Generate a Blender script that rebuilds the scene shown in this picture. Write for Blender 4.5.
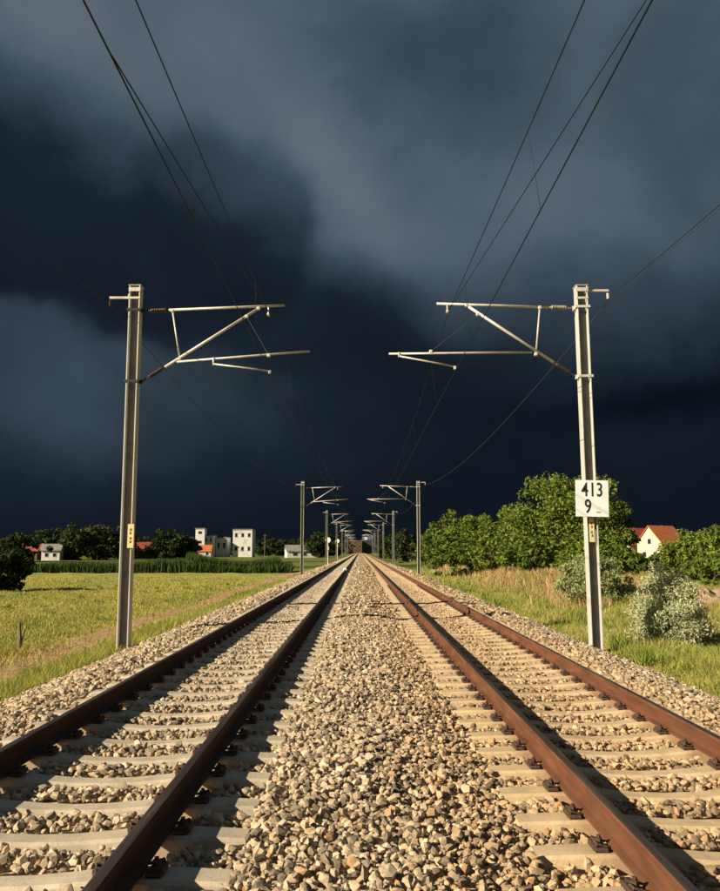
import bpy, bmesh, math, random
import numpy as np
from mathutils import Vector, Matrix, noise as mnoise

R = math.radians
for o in list(bpy.data.objects): bpy.data.objects.remove(o)
SC = bpy.context.scene
COL = SC.collection
random.seed(7)
RNG = np.random.default_rng(11)

# ------------------------------------------------------------------ camera
F, CAMZ = 780.0, 1.53                        # focal length in photo pixels (720x891), eye height over the rails
PITCH = math.atan(105.5 / F)
cam_d = bpy.data.cameras.new('camera')
cam_d.sensor_fit = 'VERTICAL'; cam_d.sensor_height = 24; cam_d.sensor_width = 24
cam_d.lens = 24 * F / 891; cam_d.clip_start = 0.05; cam_d.clip_end = 9000
cam = bpy.data.objects.new('camera', cam_d); COL.objects.link(cam)
cam.location = (0, 0, CAMZ); cam.rotation_euler = (R(90) + PITCH, 0, 0)
SC.camera = cam

def ray(px, py):
    a = (px - 360) / F; b = (445.5 - py) / F
    return a, math.cos(PITCH) - b * math.sin(PITCH), math.sin(PITCH) + b * math.cos(PITCH)
def at(px, py, Y):
    x, y, z = ray(px, py); k = Y / y
    return Vector((x * k, Y, CAMZ + z * k))
def on(px, py, z):
    x, y, zz = ray(px, py); k = (z - CAMZ) / zz
    return Vector((x * k, y * k, z))
def uv(px, py):
    x, y, z = ray(px, py)
    return math.atan2(x, y), math.atan2(z, math.hypot(x, y))

# ------------------------------------------------------------------ light, exposure
SUN_EL, SUN_TH = R(27), R(60)                # shadows run forward-right, 60 degrees off the track
sun_d = bpy.data.lights.new('sun', 'SUN'); sun_d.energy = 5.0; sun_d.angle = R(0.5); sun_d.color = (1.0, 0.85, 0.63)
sun = bpy.data.objects.new('sun', sun_d); COL.objects.link(sun)
sdir = Vector((math.sin(SUN_TH) * math.cos(SUN_EL), math.cos(SUN_TH) * math.cos(SUN_EL), -math.sin(SUN_EL)))
sun.rotation_euler = sdir.to_track_quat('-Z', 'Y').to_euler(); sun.location = (-30, -20, 30)
vs = SC.view_settings; vs.view_transform = 'Standard'; vs.look = 'None'; vs.exposure = 0.78; vs.gamma = 1; vs.use_curve_mapping = False

# ------------------------------------------------------------------ node helpers
class NT:
    def __init__(s, tree): s.t = tree; s.n = tree.nodes; s.l = tree.links
    def new(s, typ, **kw):
        n = s.n.new(typ)
        for k, v in kw.items(): setattr(n, k, v)
        return n
    def put(s, sock, v):
        if isinstance(v, bpy.types.NodeSocket): s.l.new(v, sock)
        elif v is not None: sock.default_value = v
    def m(s, op, a, b=None, c=None, clamp=False):
        n = s.new('ShaderNodeMath', operation=op, use_clamp=clamp)
        s.put(n.inputs[0], a)
        if b is not None: s.put(n.inputs[1], b)
        if c is not None: s.put(n.inputs[2], c)
        return n.outputs[0]
    def ss(s, v, a, b, lo=0.0, hi=1.0):
        n = s.new('ShaderNodeMapRange', interpolation_type='SMOOTHSTEP')
        s.put(n.inputs[0], v); s.put(n.inputs[1], a); s.put(n.inputs[2], b); n.inputs[3].default_value = lo; n.inputs[4].default_value = hi
        return n.outputs[0]
    def noise(s, vec, scale, detail=4, rough=.55, dist=0.0):
        n = s.new('ShaderNodeTexNoise'); s.put(n.inputs['Vector'], vec)
        n.inputs['Scale'].default_value = scale; n.inputs['Detail'].default_value = detail
        n.inputs['Roughness'].default_value = rough; n.inputs['Distortion'].default_value = dist
        return n.outputs[0]
    def mapping(s, vec, scale=(1,1,1), loc=(0,0,0), rot=(0,0,0)):
        n = s.new('ShaderNodeMapping'); s.put(n.inputs[0], vec)
        n.inputs['Scale'].default_value = scale; n.inputs['Location'].default_value = loc; n.inputs['Rotation'].default_value = rot
        return n.outputs[0]
    def ramp(s, fac, stops, interp='LINEAR'):
        n = s.new('ShaderNodeValToRGB'); s.put(n.inputs[0], fac); r = n.color_ramp; r.interpolation = interp
        while len(r.elements) < len(stops): r.elements.new(.5)
        for e, (p, c) in zip(r.elements, stops): e.position = p; e.color = (*c, 1)
        return n.outputs[0]
    def mix(s, fac, a, b, blend='MIX'):
        n = s.new('ShaderNodeMix', data_type='RGBA', blend_type=blend); s.put(n.inputs[0], fac)
        for i, v in ((6, a), (7, b)):
            s.put(n.inputs[i], (*v, 1) if isinstance(v, tuple) and len(v) == 3 else v)
        return n.outputs[2]
    def bump(s, h, strength=.5, dist=.02):
        n = s.new('ShaderNodeBump'); s.put(n.inputs['Height'], h); n.inputs['Strength'].default_value = strength; n.inputs['Distance'].default_value = dist
        return n.outputs[0]

# ------------------------------------------------------------------ sky: storm ahead and overhead, clear behind the camera
W = bpy.data.worlds.new('World'); SC.world = W; W.use_nodes = True
nt = NT(W.node_tree); nt.n.clear()
tc = nt.new('ShaderNodeTexCoord').outputs['Generated']
sp = nt.new('ShaderNodeSeparateXYZ'); nt.l.new(tc, sp.inputs[0]); dx, dy, dz = sp.outputs
wn = nt.new('ShaderNodeTexNoise'); nt.l.new(tc, wn.inputs['Vector']); wn.inputs['Scale'].default_value = 3.6; wn.inputs['Detail'].default_value = 5; wn.inputs['Roughness'].default_value = .56
ws = nt.new('ShaderNodeSeparateColor'); nt.l.new(wn.outputs['Color'], ws.inputs[0])
u0 = nt.m('ARCTAN2', dx, dy); v0 = nt.m('ARCSINE', dz)
U = nt.m('ADD', u0, nt.m('MULTIPLY', nt.m('SUBTRACT', ws.outputs[0], .5), .22))
V = nt.m('ADD', v0, nt.m('MULTIPLY', nt.m('SUBTRACT', ws.outputs[1], .5), .16))
def gauss(px, py, a, b, ang=0.0):
    """soft patch of cloud centred on the direction of a photo pixel; a, b radii in radians, ang its tilt"""
    cu, cv = uv(px, py); ca, sa = math.cos(ang), math.sin(ang)
    du = nt.m('SUBTRACT', U, cu); dv = nt.m('SUBTRACT', V, cv)
    p = nt.m('ADD', nt.m('MULTIPLY', du, ca / a), nt.m('MULTIPLY', dv, sa / a))
    q = nt.m('ADD', nt.m('MULTIPLY', du, -sa / b), nt.m('MULTIPLY', dv, ca / b))
    r2 = nt.m('ADD', nt.m('MULTIPLY', p, p), nt.m('MULTIPLY', q, q))
    return nt.m('EXPONENT', nt.m('MULTIPLY', r2, -1.0))
def acc(L, amp, g): return nt.m('ADD', L, nt.m('MULTIPLY', g, amp))
vr = nt.new('ShaderNodeFloatCurve')          # brightness rises from the black horizon to the grey cloud base overhead
c = vr.mapping.curves[0]
c.points[0].location = (.0, .08); c.points[1].location = (1.0, .58)
for p in ((.10, .095), (.19, .15), (.28, .31), (.40, .48), (.60, .57)):
    c.points.new(*p)
vr.mapping.update()
nt.l.new(nt.m('MAXIMUM', V, 0.0), vr.inputs['Value'])
L = vr.outputs[0]
L = acc(L, .20, gauss(70, 385, .22, .085))           # grey light under the shelf, left
L = acc(L, .10, gauss(150, 460, .22, .08))
L = acc(L, .27, gauss(15, 15, .18, .10))             # pale top left corner
L = acc(L, .11, gauss(265, 85, .24, .075, R(-38)))   # bright diagonal
L = acc(L, .15, gauss(385, 205, .11, .05, R(-55)))
L = acc(L, -.11, gauss(455, 65, .12, .07, R(-10)))
L = acc(L, .09, gauss(555, 140, .17, .05, R(62)))
L = acc(L, .08, gauss(640, 250, .12, .10))
L = acc(L, -.17, gauss(340, 330, .15, .06, R(-20)))
L = acc(L, -.13, gauss(690, 395, .16, .025, R(6)))
# dark shelf cloud on the left with a firm lower edge
uL, vE = uv(60, 322)
edge = nt.m('ADD', vE, nt.m('MULTIPLY', nt.m('SUBTRACT', U, uL), -.22))
low = nt.ss(nt.m('SUBTRACT', V, edge), -.012, .035)
kt = .38; ta, tb = uv(150, 250), uv(150, 75)
top = nt.ss(nt.m('ADD', V, nt.m('MULTIPLY', U, kt)), ta[1] + kt * ta[0], tb[1] + kt * tb[0], 1.0, 0.0)
rgt = nt.ss(nt.m('ADD', U, nt.m('MULTIPLY', V, .35)), uv(70, 260)[0] + .12, uv(325, 260)[0] + .14, 1.0, 0.0)
far_l = nt.ss(U, -1.5, -.9)
shelf = nt.m('MULTIPLY', nt.m('MULTIPLY', low, top), nt.m('MULTIPLY', rgt, far_l))
L = nt.m('MULTIPLY', L, nt.m('SUBTRACT', 1.0, nt.m('MULTIPLY', shelf, .66)))
# rounded grey lobe in front of the bright gap, with a firm right hand edge
lu, lv = uv(235, 225)
lp = nt.m('MULTIPLY', nt.m('SUBTRACT', U, lu), 1 / .150); lq = nt.m('MULTIPLY', nt.m('SUBTRACT', V, lv), 1 / .150)
lr = nt.m('SQRT', nt.m('ADD', nt.m('MULTIPLY', lp, lp), nt.m('MULTIPLY', lq, lq)))
lobe = nt.m('MULTIPLY', nt.ss(lr, .70, 1.05, 1, 0), nt.ss(nt.m('ADD', V, nt.m('MULTIPLY', U, .3)), uv(300, 190)[1] + .3 * uv(300, 190)[0], uv(300, 90)[1] + .3 * uv(300, 90)[0], 1, 0))
L = nt.m('MULTIPLY', L, nt.m('SUBTRACT', 1.0, nt.m('MULTIPLY', lobe, .34)))
fb = nt.noise(nt.mapping(tc, scale=(1, 1, 1.3)), 4.5, 6, .5, .3)
L = nt.m('MULTIPLY', L, nt.ss(fb, .25, .75, .80, 1.18))
EX = 2 ** vs.exposure
storm = nt.ramp(L, [(p, tuple(v / EX for v in c_)) for p, c_ in ((0, (.0022, .0045, .0085)), (.09, (.0050, .0088, .0145)), (.20, (.0105, .0180, .0280)), (.42, (.042, .065, .088)), (.60, (.082, .115, .150)), (.80, (.122, .150, .180)), (1, (.155, .178, .205)))])
sky = nt.new('ShaderNodeTexSky', sky_type='NISHITA'); sky.sun_disc = False
sky.sun_elevation = SUN_EL; sky.sun_rotation = math.atan2(-sdir.x, -sdir.y)
clear = nt.mix(1.0, sky.outputs[0], (.05, .05, .05), 'MULTIPLY')
cover = nt.ss(nt.m('ADD', nt.m('MULTIPLY', dx, .87), nt.m('ADD', nt.m('MULTIPLY', dy, .5), nt.m('MULTIPLY', dz, .75))), -.97, -.72)
bg = nt.new('ShaderNodeBackground'); nt.put(bg.inputs[0], nt.mix(cover, clear, storm)); bg.inputs[1].default_value = 1.0
nt.l.new(bg.outputs[0], nt.new('ShaderNodeOutputWorld').inputs[0])

# ------------------------------------------------------------------ materials
MATS = {}
def mat(name, build=None, base=None, rough=.8, metal=0.0, spec=.3):
    if name in MATS: return MATS[name]
    m = bpy.data.materials.new(name); m.use_nodes = True
    n = NT(m.node_tree); bs = m.node_tree.nodes['Principled BSDF']
    bs.inputs['Roughness'].default_value = rough; bs.inputs['Metallic'].default_value = metal; bs.inputs['Specular IOR Level'].default_value = spec
    if base: bs.inputs['Base Color'].default_value = (*base, 1)
    n.bs = bs; n.pos = n.new('ShaderNodeNewGeometry').outputs['Position']; n.out = m.node_tree.nodes['Material Output']
    n.obj = n.new('ShaderNodeTexCoord').outputs['Object']; n.rnd = n.new('ShaderNodeObjectInfo').outputs['Random']
    if build: build(n)
    MATS[name] = m; return m
def attr(n, name):
    a = n.new('ShaderNodeAttribute'); a.attribute_name = name; return a.outputs['Fac']
def setc(n, c): n.put(n.bs.inputs['Base Color'], c)
def setn(n, h, s=.5, d=.02): n.put(n.bs.inputs['Normal'], n.bump(h, s, d))
def speck(base, var=.25, scale=8.0, rough=.8, metal=0.0, bump=.2, bscale=60, dirt=None):
    """plain colour broken up by two scales of wear, and fine relief"""
    def b(n):
        k = n.noise(n.pos, scale, 5, .6); d = tuple(x * (1 - var) for x in base); l = tuple(min(1, x * (1 + var * .6)) for x in base)
        col = n.ramp(k, [(.3, d), (.55, base), (.75, l)])
        if dirt: col = n.mix(n.ss(n.noise(n.pos, scale * .45, 6, .65), .52, .68), col, dirt)
        setc(n, col); setn(n, n.noise(n.pos, bscale, 3), bump, .004)
        n.bs.inputs['Roughness'].default_value = rough; n.bs.inputs['Metallic'].default_value = metal
    return b

STONE = [(0.0, (.12, .098, .072)), (.12, (.24, .198, .14)), (.32, (.39, .31, .205)), (.55, (.49, .385, .25)), (.74, (.57, .46, .31)), (.86, (.66, .55, .40)), (.93, (.46, .28, .13)), (1.0, (.26, .235, .205))]
def stone_build(src):
    def b(n):
        r = n.rnd if src == 'obj' else attr(n, 'rnd')
        col = n.ramp(r, STONE)
        col = n.mix(n.ss(n.noise(n.pos, 55, 4), .35, .75, 0, .5), col, (.17, .14, .11))
        sx = n.new('ShaderNodeSeparateXYZ'); n.l.new(n.pos, sx.inputs[0])
        x = sx.outputs[0]
        # right hand track: iron dust, and warmer light put into the colour; greyer stone by the left one
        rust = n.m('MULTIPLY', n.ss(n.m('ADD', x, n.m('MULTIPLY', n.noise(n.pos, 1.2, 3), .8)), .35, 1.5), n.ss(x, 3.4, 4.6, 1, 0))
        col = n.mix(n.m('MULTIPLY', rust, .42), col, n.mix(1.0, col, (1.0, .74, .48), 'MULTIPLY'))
        col = n.mix(n.ss(n.noise(n.mapping(n.pos, scale=(1.6, .12, 1)), 1.6, 4, .6), .56, .70, 0, .35), col, (.12, .10, .08))
        setc(n, col); setn(n, n.noise(n.pos, 120, 3), .35, .004)
    return b
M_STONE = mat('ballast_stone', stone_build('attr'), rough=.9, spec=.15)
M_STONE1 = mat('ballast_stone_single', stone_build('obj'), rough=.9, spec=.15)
def bed_build(n):
    vo = n.new('ShaderNodeTexVoronoi'); n.put(vo.inputs['Vector'], n.pos); vo.inputs['Scale'].default_value = 17
    sc = n.new('ShaderNodeSeparateColor'); n.l.new(vo.outputs['Color'], sc.inputs[0])
    col = n.ramp(sc.outputs[0], STONE)
    col = n.mix(n.ss(n.noise(n.mapping(n.pos, scale=(1.6, .12, 1)), 1.6, 4, .6), .56, .70, 0, .35), col, (.12, .10, .08))
    setc(n, n.mix(.5, col, (.50, .39, .255))); setn(n, n.m('SUBTRACT', 1, vo.outputs['Distance']), .5, .04)
M_BED = mat('ballast_bed', bed_build, rough=.95, spec=.1)
def conc_build(n):
    k = n.noise(n.pos, 5, 6, .65); f = n.noise(n.pos, 45, 4)
    col = n.ramp(k, [(.28, (.33, .285, .21)), (.5, (.46, .40, .30)), (.72, (.56, .49, .375))])
    col = n.mix(n.m('MULTIPLY', n.rnd, .35), col, (.40, .34, .27))
    col = n.mix(n.ss(f, .52, .75, 0, .5), col, (.24, .20, .155))
    sx = n.new('ShaderNodeSeparateXYZ'); n.l.new(n.obj, sx.inputs[0])
    ax = n.m('ABSOLUTE', n.m('SUBTRACT', n.m('ABSOLUTE', sx.outputs[0]), .75))     # rust washed off the rail seats
    col = n.mix(n.m('MULTIPLY', n.ss(n.m('ADD', ax, n.m('MULTIPLY', k, .12)), .10, .30, 1, 0), .5), col, (.22, .12, .07))
    sw = n.new('ShaderNodeSeparateXYZ'); n.l.new(n.pos, sw.inputs[0])
    col = n.mix(n.ss(sw.outputs[0], -.5, .8, 0, .6), col, n.mix(1.0, col, (1.18, .96, .66), 'MULTIPLY'))   # warmer, redder tone towards the right hand track
    setc(n, col); setn(n, n.m('ADD', f, n.noise(n.pos, 160, 2)), .5, .004)
M_CONC = mat('sleeper_concrete', conc_build, rough=.9, spec=.15)
def rust_build(n):
    k = n.noise(n.mapping(n.pos, scale=(1, .18, 1)), 9, 6, .6)
    col = n.ramp(k, [(.25, (.075, .030, .016)), (.5, (.135, .055, .028)), (.75, (.20, .088, .045))])
    col = n.mix(n.ss(n.noise(n.pos, 70, 3), .5, .75, 0, .55), col, (.10, .045, .027))
    setc(n, col); setn(n, n.noise(n.pos, 140, 4), .35, .003)
M_RUST = mat('rail_rust', rust_build, rough=.75, spec=.25)
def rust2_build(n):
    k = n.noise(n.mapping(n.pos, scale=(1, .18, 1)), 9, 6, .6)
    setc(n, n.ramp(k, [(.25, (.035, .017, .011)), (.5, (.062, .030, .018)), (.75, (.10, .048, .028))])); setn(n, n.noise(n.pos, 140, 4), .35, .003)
M_RUST2 = mat('rail_rust_shaded', rust2_build, rough=.75, spec=.25)  # darker copy of the rail rust; shade on the left rails put into colour
def head_build(n):
    k = n.noise(n.mapping(n.pos, scale=(1, .03, 1)), 30, 4)
    setc(n, n.ramp(k, [(.3, (.10, .075, .06)), (.7, (.24, .20, .17))])); n.bs.inputs['Metallic'].default_value = .85
    n.put(n.bs.inputs['Roughness'], n.ss(k, .2, .8, .3, .5))
M_HEAD = mat('rail_running_band', head_build)
M_CLIP = mat('fastening_steel', speck((.085, .052, .038), .4, 40, .8, .1, .4, 150))
def mast_build(n):
    k = n.noise(n.mapping(n.pos, scale=(6, 6, .5)), 2.5, 5, .6)
    col = n.ramp(k, [(.3, (.46, .455, .43)), (.55, (.60, .59, .555)), (.75, (.68, .67, .63))])
    col = n.mix(n.ss(n.noise(n.mapping(n.pos, scale=(14, 14, 1.2)), 3, 5), .60, .72, 0, .6), col, (.30, .23, .16))
    setc(n, col)
M_MAST = mat('mast_galvanised', mast_build, rough=.5, metal=.15, spec=.4)
M_WEB = mat('mast_web_shade', speck((.13, .13, .13), .35, 4, .6, 0, .1, 30, (.17, .12, .08)))  # shade of the recess between the flanges put into this grey; brown dirt flecks
M_TUBE = mat('cantilever_tube', speck((.62, .59, .52), .22, 5, .42, .2, .1), rough=.45)
M_INS = mat('insulator_brown', speck((.065, .035, .025), .3, 12, .3, 0, .1), rough=.3)
M_INSR = mat('insulator_pale', speck((.40, .33, .26), .3, 12, .4, 0, .1), rough=.35)
M_WIRE = mat('wire_copper', speck((.012, .012, .012), .3, 3, .6, 0, 0), rough=.5)
M_WIREP = mat('wire_aluminium', speck((.07, .07, .075), .3, 3, .5, .2, 0), rough=.5)
def plate_build(n):
    k = n.noise(n.pos, 6, 6, .65)
    setc(n, n.ramp(k, [(.25, (.64, .66, .70)), (.5, (.78, .81, .86)), (.8, (.83, .85, .89))]))
M_PLATE = mat('sign_white', plate_build, rough=.45)
M_INK = mat('sign_ink', speck((.022, .022, .026), .3, 20, .6, 0, 0))
M_YEL = mat('label_yellow', speck((.70, .62, .34), .2, 20, .6, 0, 0))
M_SMUDGE = mat('label_smudge', speck((.16, .13, .07), .4, 40, .8, 0, 0))
M_CABLE = mat('cable_rubber', speck((.035, .03, .026), .4, 20, .7, 0, .2))

GR_Y, GR_G, GR_D = (.46, .41, .11), (.25, .30, .065), (.42, .31, .14)
def field_masks(n):
    sx = n.new('ShaderNodeSeparateXYZ'); n.l.new(n.pos, sx.inputs[0]); x, y, z = sx.outputs
    big = n.noise(n.mapping(n.pos, scale=(1, .35, 1)), .22, 5, .6)
    med = n.noise(n.pos, 1.3, 5, .65)
    wob = n.m('ADD', n.m('MULTIPLY', n.noise(n.pos, .35, 4, .6), 1.5), n.m('MULTIPLY', n.noise(n.pos, 2.2, 3, .6), .8))
    d = n.m('ABSOLUTE', n.m('ADD', n.m('ADD', x, 6.1), wob))
    path = n.ss(d, .8, 1.5, 1, 0)
    right = n.ss(x, 0, .5)
    return x, y, big, med, path, right
def grass_col(n, x, y, big, med, right, r=None):
    gl = n.mix(n.ss(n.m('ADD', n.m('MULTIPLY', big, .6), n.m('MULTIPLY', med, .4)), .40, .60), GR_Y, GR_G)
    gl = n.mix(n.ss(n.noise(n.mapping(n.pos, scale=(1, .5, 1)), .8, 5, .7), .51, .66, 0, .8), gl, (.42, .29, .13))
    strip = n.m('MULTIPLY', n.ss(x, -6.6, -5.9), n.ss(x, -4, -3, 1, 0))
    gl = n.mix(n.m('MULTIPLY', strip, .7), gl, (.27, .33, .05))
    gr = n.mix(n.ss(med, .38, .62), (.42, .38, .12), (.23, .31, .06))
    dry = n.m('MULTIPLY', n.ss(n.m('ADD', x, n.m('MULTIPLY', big, 2.5)), 8.6, 10.6), n.ss(n.noise(n.pos, .55, 4), .44, .58))
    gr = n.mix(n.m('MULTIPLY', dry, .75), gr, (.46, .29, .15))
    return n.mix(right, gl, gr)
def ground_build(n):
    x, y, big, med, path, right = field_masks(n)
    g = grass_col(n, x, y, big, med, right)
    g = n.mix(n.ss(n.noise(n.pos, 9, 4, .7), .45, .75, 0, .55), g, (.085, .085, .02))
    soil = n.ramp(n.noise(n.pos, 3, 5), [(.3, (.30, .19, .10)), (.6, (.50, .33, .18)), (.8, (.58, .42, .25))])
    g = n.mix(n.m('MULTIPLY', path, n.m('SUBTRACT', 1, right)), g, soil)
    # beyond the reeds: cropped fields in long strips
    strips = n.noise(n.mapping(n.pos, scale=(.12, 1, 1)), .045, 3, .5)
    fcol = n.ramp(strips, [(.35, (.050, .075, .016)), (.48, (.13, .165, .04)), (.56, (.20, .19, .055)), (.66, (.07, .10, .02))])
    g = n.mix(n.ss(y, 92, 104), g, fcol)
    setc(n, g); setn(n, n.m('ADD', n.noise(n.pos, 14, 4, .7), med), 1.0, .12)
M_GROUND = mat('meadow', ground_build, rough=.95, spec=.1)
def leafy(name, cols, trans=.25, rough=.6, meadow=False):
    def b(n):
        r = attr(n, 'rnd')
        col = n.ramp(r, cols)
        if meadow:
            x, y, big, med, path, right = field_masks(n)
            g = grass_col(n, x, y, big, med, right)
            col = n.mix(.5, col, g)
            col = n.mix(n.m('MULTIPLY', right, n.ss(n.noise(n.pos, 1.1, 4, .7), .54, .68, 0, .6)), col, (.46, .32, .17))
        setc(n, col); n.bs.inputs['Specular IOR Level'].default_value = .2
        t = n.new('ShaderNodeBsdfTranslucent'); n.put(t.inputs[0], col)
        mx = n.new('ShaderNodeMixShader'); mx.inputs[0].default_value = trans
        n.l.new(n.bs.outputs[0], mx.inputs[1]); n.l.new(t.outputs[0], mx.inputs[2]); n.l.new(mx.outputs[0], n.out.inputs[0])
    return mat(name, b, rough=rough)
M_GRASS = leafy('grass_blade', [(0, (.20, .25, .035)), (.45, (.40, .40, .08)), (.8, (.54, .47, .13)), (1, (.62, .47, .22))], .3, meadow=True)
M_LEAF = leafy('leaf_bright', [(0, (.060, .100, .014)), (.4, (.125, .185, .024)), (.8, (.215, .265, .038)), (1, (.30, .33, .065))])
M_LEAF2 = leafy('leaf_mid', [(0, (.045, .075, .012)), (.5, (.095, .145, .020)), (1, (.18, .22, .034))])
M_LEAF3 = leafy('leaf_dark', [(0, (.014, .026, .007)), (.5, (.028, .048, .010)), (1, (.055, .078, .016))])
M_OLIVE = leafy('leaf_olive', [(0, (.022, .030, .008)), (.5, (.055, .068, .016)), (1, (.10, .11, .026))])
M_SILV = leafy('leaf_silver', [(0, (.24, .27, .13)), (.5, (.46, .49, .28)), (1, (.66, .67, .45))], .2)
M_SILV2 = leafy('leaf_greygreen', [(0, (.14, .18, .06)), (.5, (.28, .34, .13)), (1, (.48, .51, .27))], .2)
M_REED = leafy('reed_leaf', [(0, (.022, .045, .010)), (.5, (.045, .085, .016)), (1, (.085, .125, .026))], .2)
M_WEED = leafy('weed_blade', [(0, (.10, .16, .025)), (.5, (.20, .28, .045)), (.9, (.33, .36, .08)), (1, (.62, .55, .10))], .3)
M_DRY = leafy('dry_blade', [(0, (.25, .21, .07)), (.35, (.44, .29, .14)), (.7, (.56, .38, .20)), (1, (.62, .48, .26))], .3)
M_BARK = mat('bark', speck((.12, .095, .07), .4, 6, .95, 0, .6, 30))
M_WOOD = mat('weathered_wood', speck((.20, .16, .115), .35, 10, .9, 0, .4, 50))
M_WHITE = mat('render_white', speck((.66, .66, .64), .15, .6, .85, 0, .1, 5, (.48, .46, .43)))
M_CREAM = mat('render_cream', speck((.68, .60, .40), .15, .8, .85, 0, .1, 5))
M_TILE = mat('roof_tile_orange', speck((.48, .155, .06), .3, 1.6, .85, 0, .5, 8))
M_TILE2 = mat('roof_tile_red', speck((.26, .055, .045), .3, 1.6, .85, 0, .5, 8))
M_GREYROOF = mat('roof_grey', speck((.24, .23, .22), .3, .8, .8, 0, .3, 6))
M_BROWN = mat('render_brown', speck((.10, .066, .042), .4, .5, .9, 0, .2, 4))
M_DARKSTEEL = mat('dark_cladding', speck((.035, .038, .045), .4, .4, .7, 0, .2, 4))
M_BLUE = mat('blue_panel', speck((.06, .11, .34), .2, 1, .6, 0, 0))
M_PANE = mat('window_glass', base=(.02, .025, .03), rough=.12, spec=.5)
M_RUBBLE = mat('rubble', speck((.36, .25, .17), .35, 3, .95, 0, .5, 30))

# ------------------------------------------------------------------ mesh helpers
def link(name, me, m=None, parent=None):
    o = bpy.data.objects.new(name, me); COL.objects.link(o)
    if me is not None and m is not None and not me.materials: me.materials.append(m)
    if parent: o.parent = parent
    return o
def tag(o, label=None, cat=None, group=None, kind=None):
    if label: o['label'] = label
    if cat: o['category'] = cat
    if group: o['group'] = group
    if kind: o['kind'] = kind
    return o
def thing(name, loc, label, cat, group=None, rz=0):
    o = link(name, None); o.location = loc; o.rotation_euler.z = rz; o.empty_display_size = .2
    return tag(o, label, cat, group)
def npmesh(name, verts, faces, rnd=None):
    """verts (n,3), faces (k,3|4) numpy; rnd per vertex value"""
    me = bpy.data.meshes.new(name); nv, (nf, s) = len(verts), faces.shape
    me.vertices.add(nv); me.vertices.foreach_set('co', np.ascontiguousarray(verts, dtype=np.float32).ravel())
    me.loops.add(nf * s); me.loops.foreach_set('vertex_index', np.ascontiguousarray(faces, dtype=np.int32).ravel())
    me.polygons.add(nf); me.polygons.foreach_set('loop_start', np.arange(0, nf * s, s, dtype=np.int32))
    me.polygons.foreach_set('loop_total', np.full(nf, s, dtype=np.int32))
    me.polygons.foreach_set('use_smooth', np.zeros(nf, dtype=bool)); me.update(calc_edges=True); me.validate()
    if rnd is not None:
        a = me.attributes.new('rnd', 'FLOAT', 'POINT'); a.data.foreach_set('value', np.ascontiguousarray(rnd, dtype=np.float32))
    return me
class MB:
    def __init__(s): s.bm = bmesh.new()
    def box(s, c, d, rot=None, bev=0.0):
        r = bmesh.ops.create_cube(s.bm, size=1); vs_ = r['verts']
        mt = Matrix.Translation(c) @ (rot or Matrix.Identity(4)) @ Matrix.Diagonal((*d, 1))
        bmesh.ops.transform(s.bm, matrix=mt, verts=vs_)
        if bev:
            es = {e for v in vs_ for e in v.link_edges}
            bmesh.ops.bevel(s.bm, geom=list(es), offset=bev, segments=1, affect='EDGES')
        return s
    def tube(s, a, b, r0, r1=None, n=8):
        a, b = Vector(a), Vector(b); r1 = r0 if r1 is None else r1; d = b - a
        q = d.to_track_quat('Z', 'Y').to_matrix().to_4x4()
        bmesh.ops.create_cone(s.bm, cap_ends=True, segments=n, radius1=r0, radius2=r1, depth=d.length, matrix=Matrix.Translation((a + b) / 2) @ q)
        return s
    def path(s, pts, r, n=6):
        """one swept tube through pts; r a number or a list"""
        pts = [Vector(p) for p in pts]; k = len(pts); rr = r if isinstance(r, (list, tuple)) else [r] * k; rings = []
        for i, p in enumerate(pts):
            t = (pts[min(i + 1, k - 1)] - pts[max(i - 1, 0)]).normalized()
            ref = Vector((0, 0, 1)) if abs(t.z) < .9 else Vector((1, 0, 0))
            a = t.cross(ref).normalized(); b = t.cross(a)
            rings.append([s.bm.verts.new(p + (a * math.cos(w) + b * math.sin(w)) * rr[i]) for w in [2 * math.pi * j / n for j in range(n)]])
        for i in range(k - 1):
            for j in range(n):
                s.bm.faces.new((rings[i][j], rings[i][(j + 1) % n], rings[i + 1][(j + 1) % n], rings[i + 1][j]))
        s.bm.faces.new(rings[0]); s.bm.faces.new(rings[-1][::-1])
        return s
    def poly(s, pts, faces):
        v = [s.bm.verts.new(p) for p in pts]
        for f in faces: s.bm.faces.new([v[i] for i in f])
        return s
    def mesh(s, name, m, smooth=False):
        bmesh.ops.recalc_face_normals(s.bm, faces=s.bm.faces)
        me = bpy.data.meshes.new(name); s.bm.to_mesh(me); s.bm.free()
        if smooth:
            for p in me.polygons: p.use_smooth = True
        me.materials.append(m); return me
    def build(s, name, m, parent=None, smooth=False):
        return link(name, s.mesh(name, m, smooth), None, parent)
def copy_tree(o, parent=None):
    c = o.copy(); COL.objects.link(c); c.parent = parent
    for ch in list(o.children): copy_tree(ch, c)
    return c

# ------------------------------------------------------------------ terrain
def sm(x, a, b):
    t = np.clip((x - a) / (b - a), 0, 1); return t * t * (3 - 2 * t)
def gz(x, y):
    """height of the natural ground"""
    x = np.asarray(x, float); y = np.asarray(y, float)
    left = -.74 - .26 * sm(-x, 5.2, 8.5)
    right = -.70 - .10 * sm(x, 5.5, 8) + (.25 + .35 * sm(y, 22, 50)) * sm(x, 7.8, 12) * (1 - .6 * sm(x, 18, 40))
    z = np.where(x < 0, left, right)
    bump = .05 * np.sin(x * .9 + 1.3 * np.sin(y * .31)) * np.sin(y * .47 + .5 * x) + .03 * np.sin(2.3 * x + y * 1.7)
    return z + bump * sm(np.abs(x), 5.6, 8)
xs = np.unique(np.concatenate([np.linspace(-45, 45, 181), np.sign(np.linspace(-1, 1, 81)) * (45 + 2955 * np.abs(np.linspace(-1, 1, 81)) ** 3)]))
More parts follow.
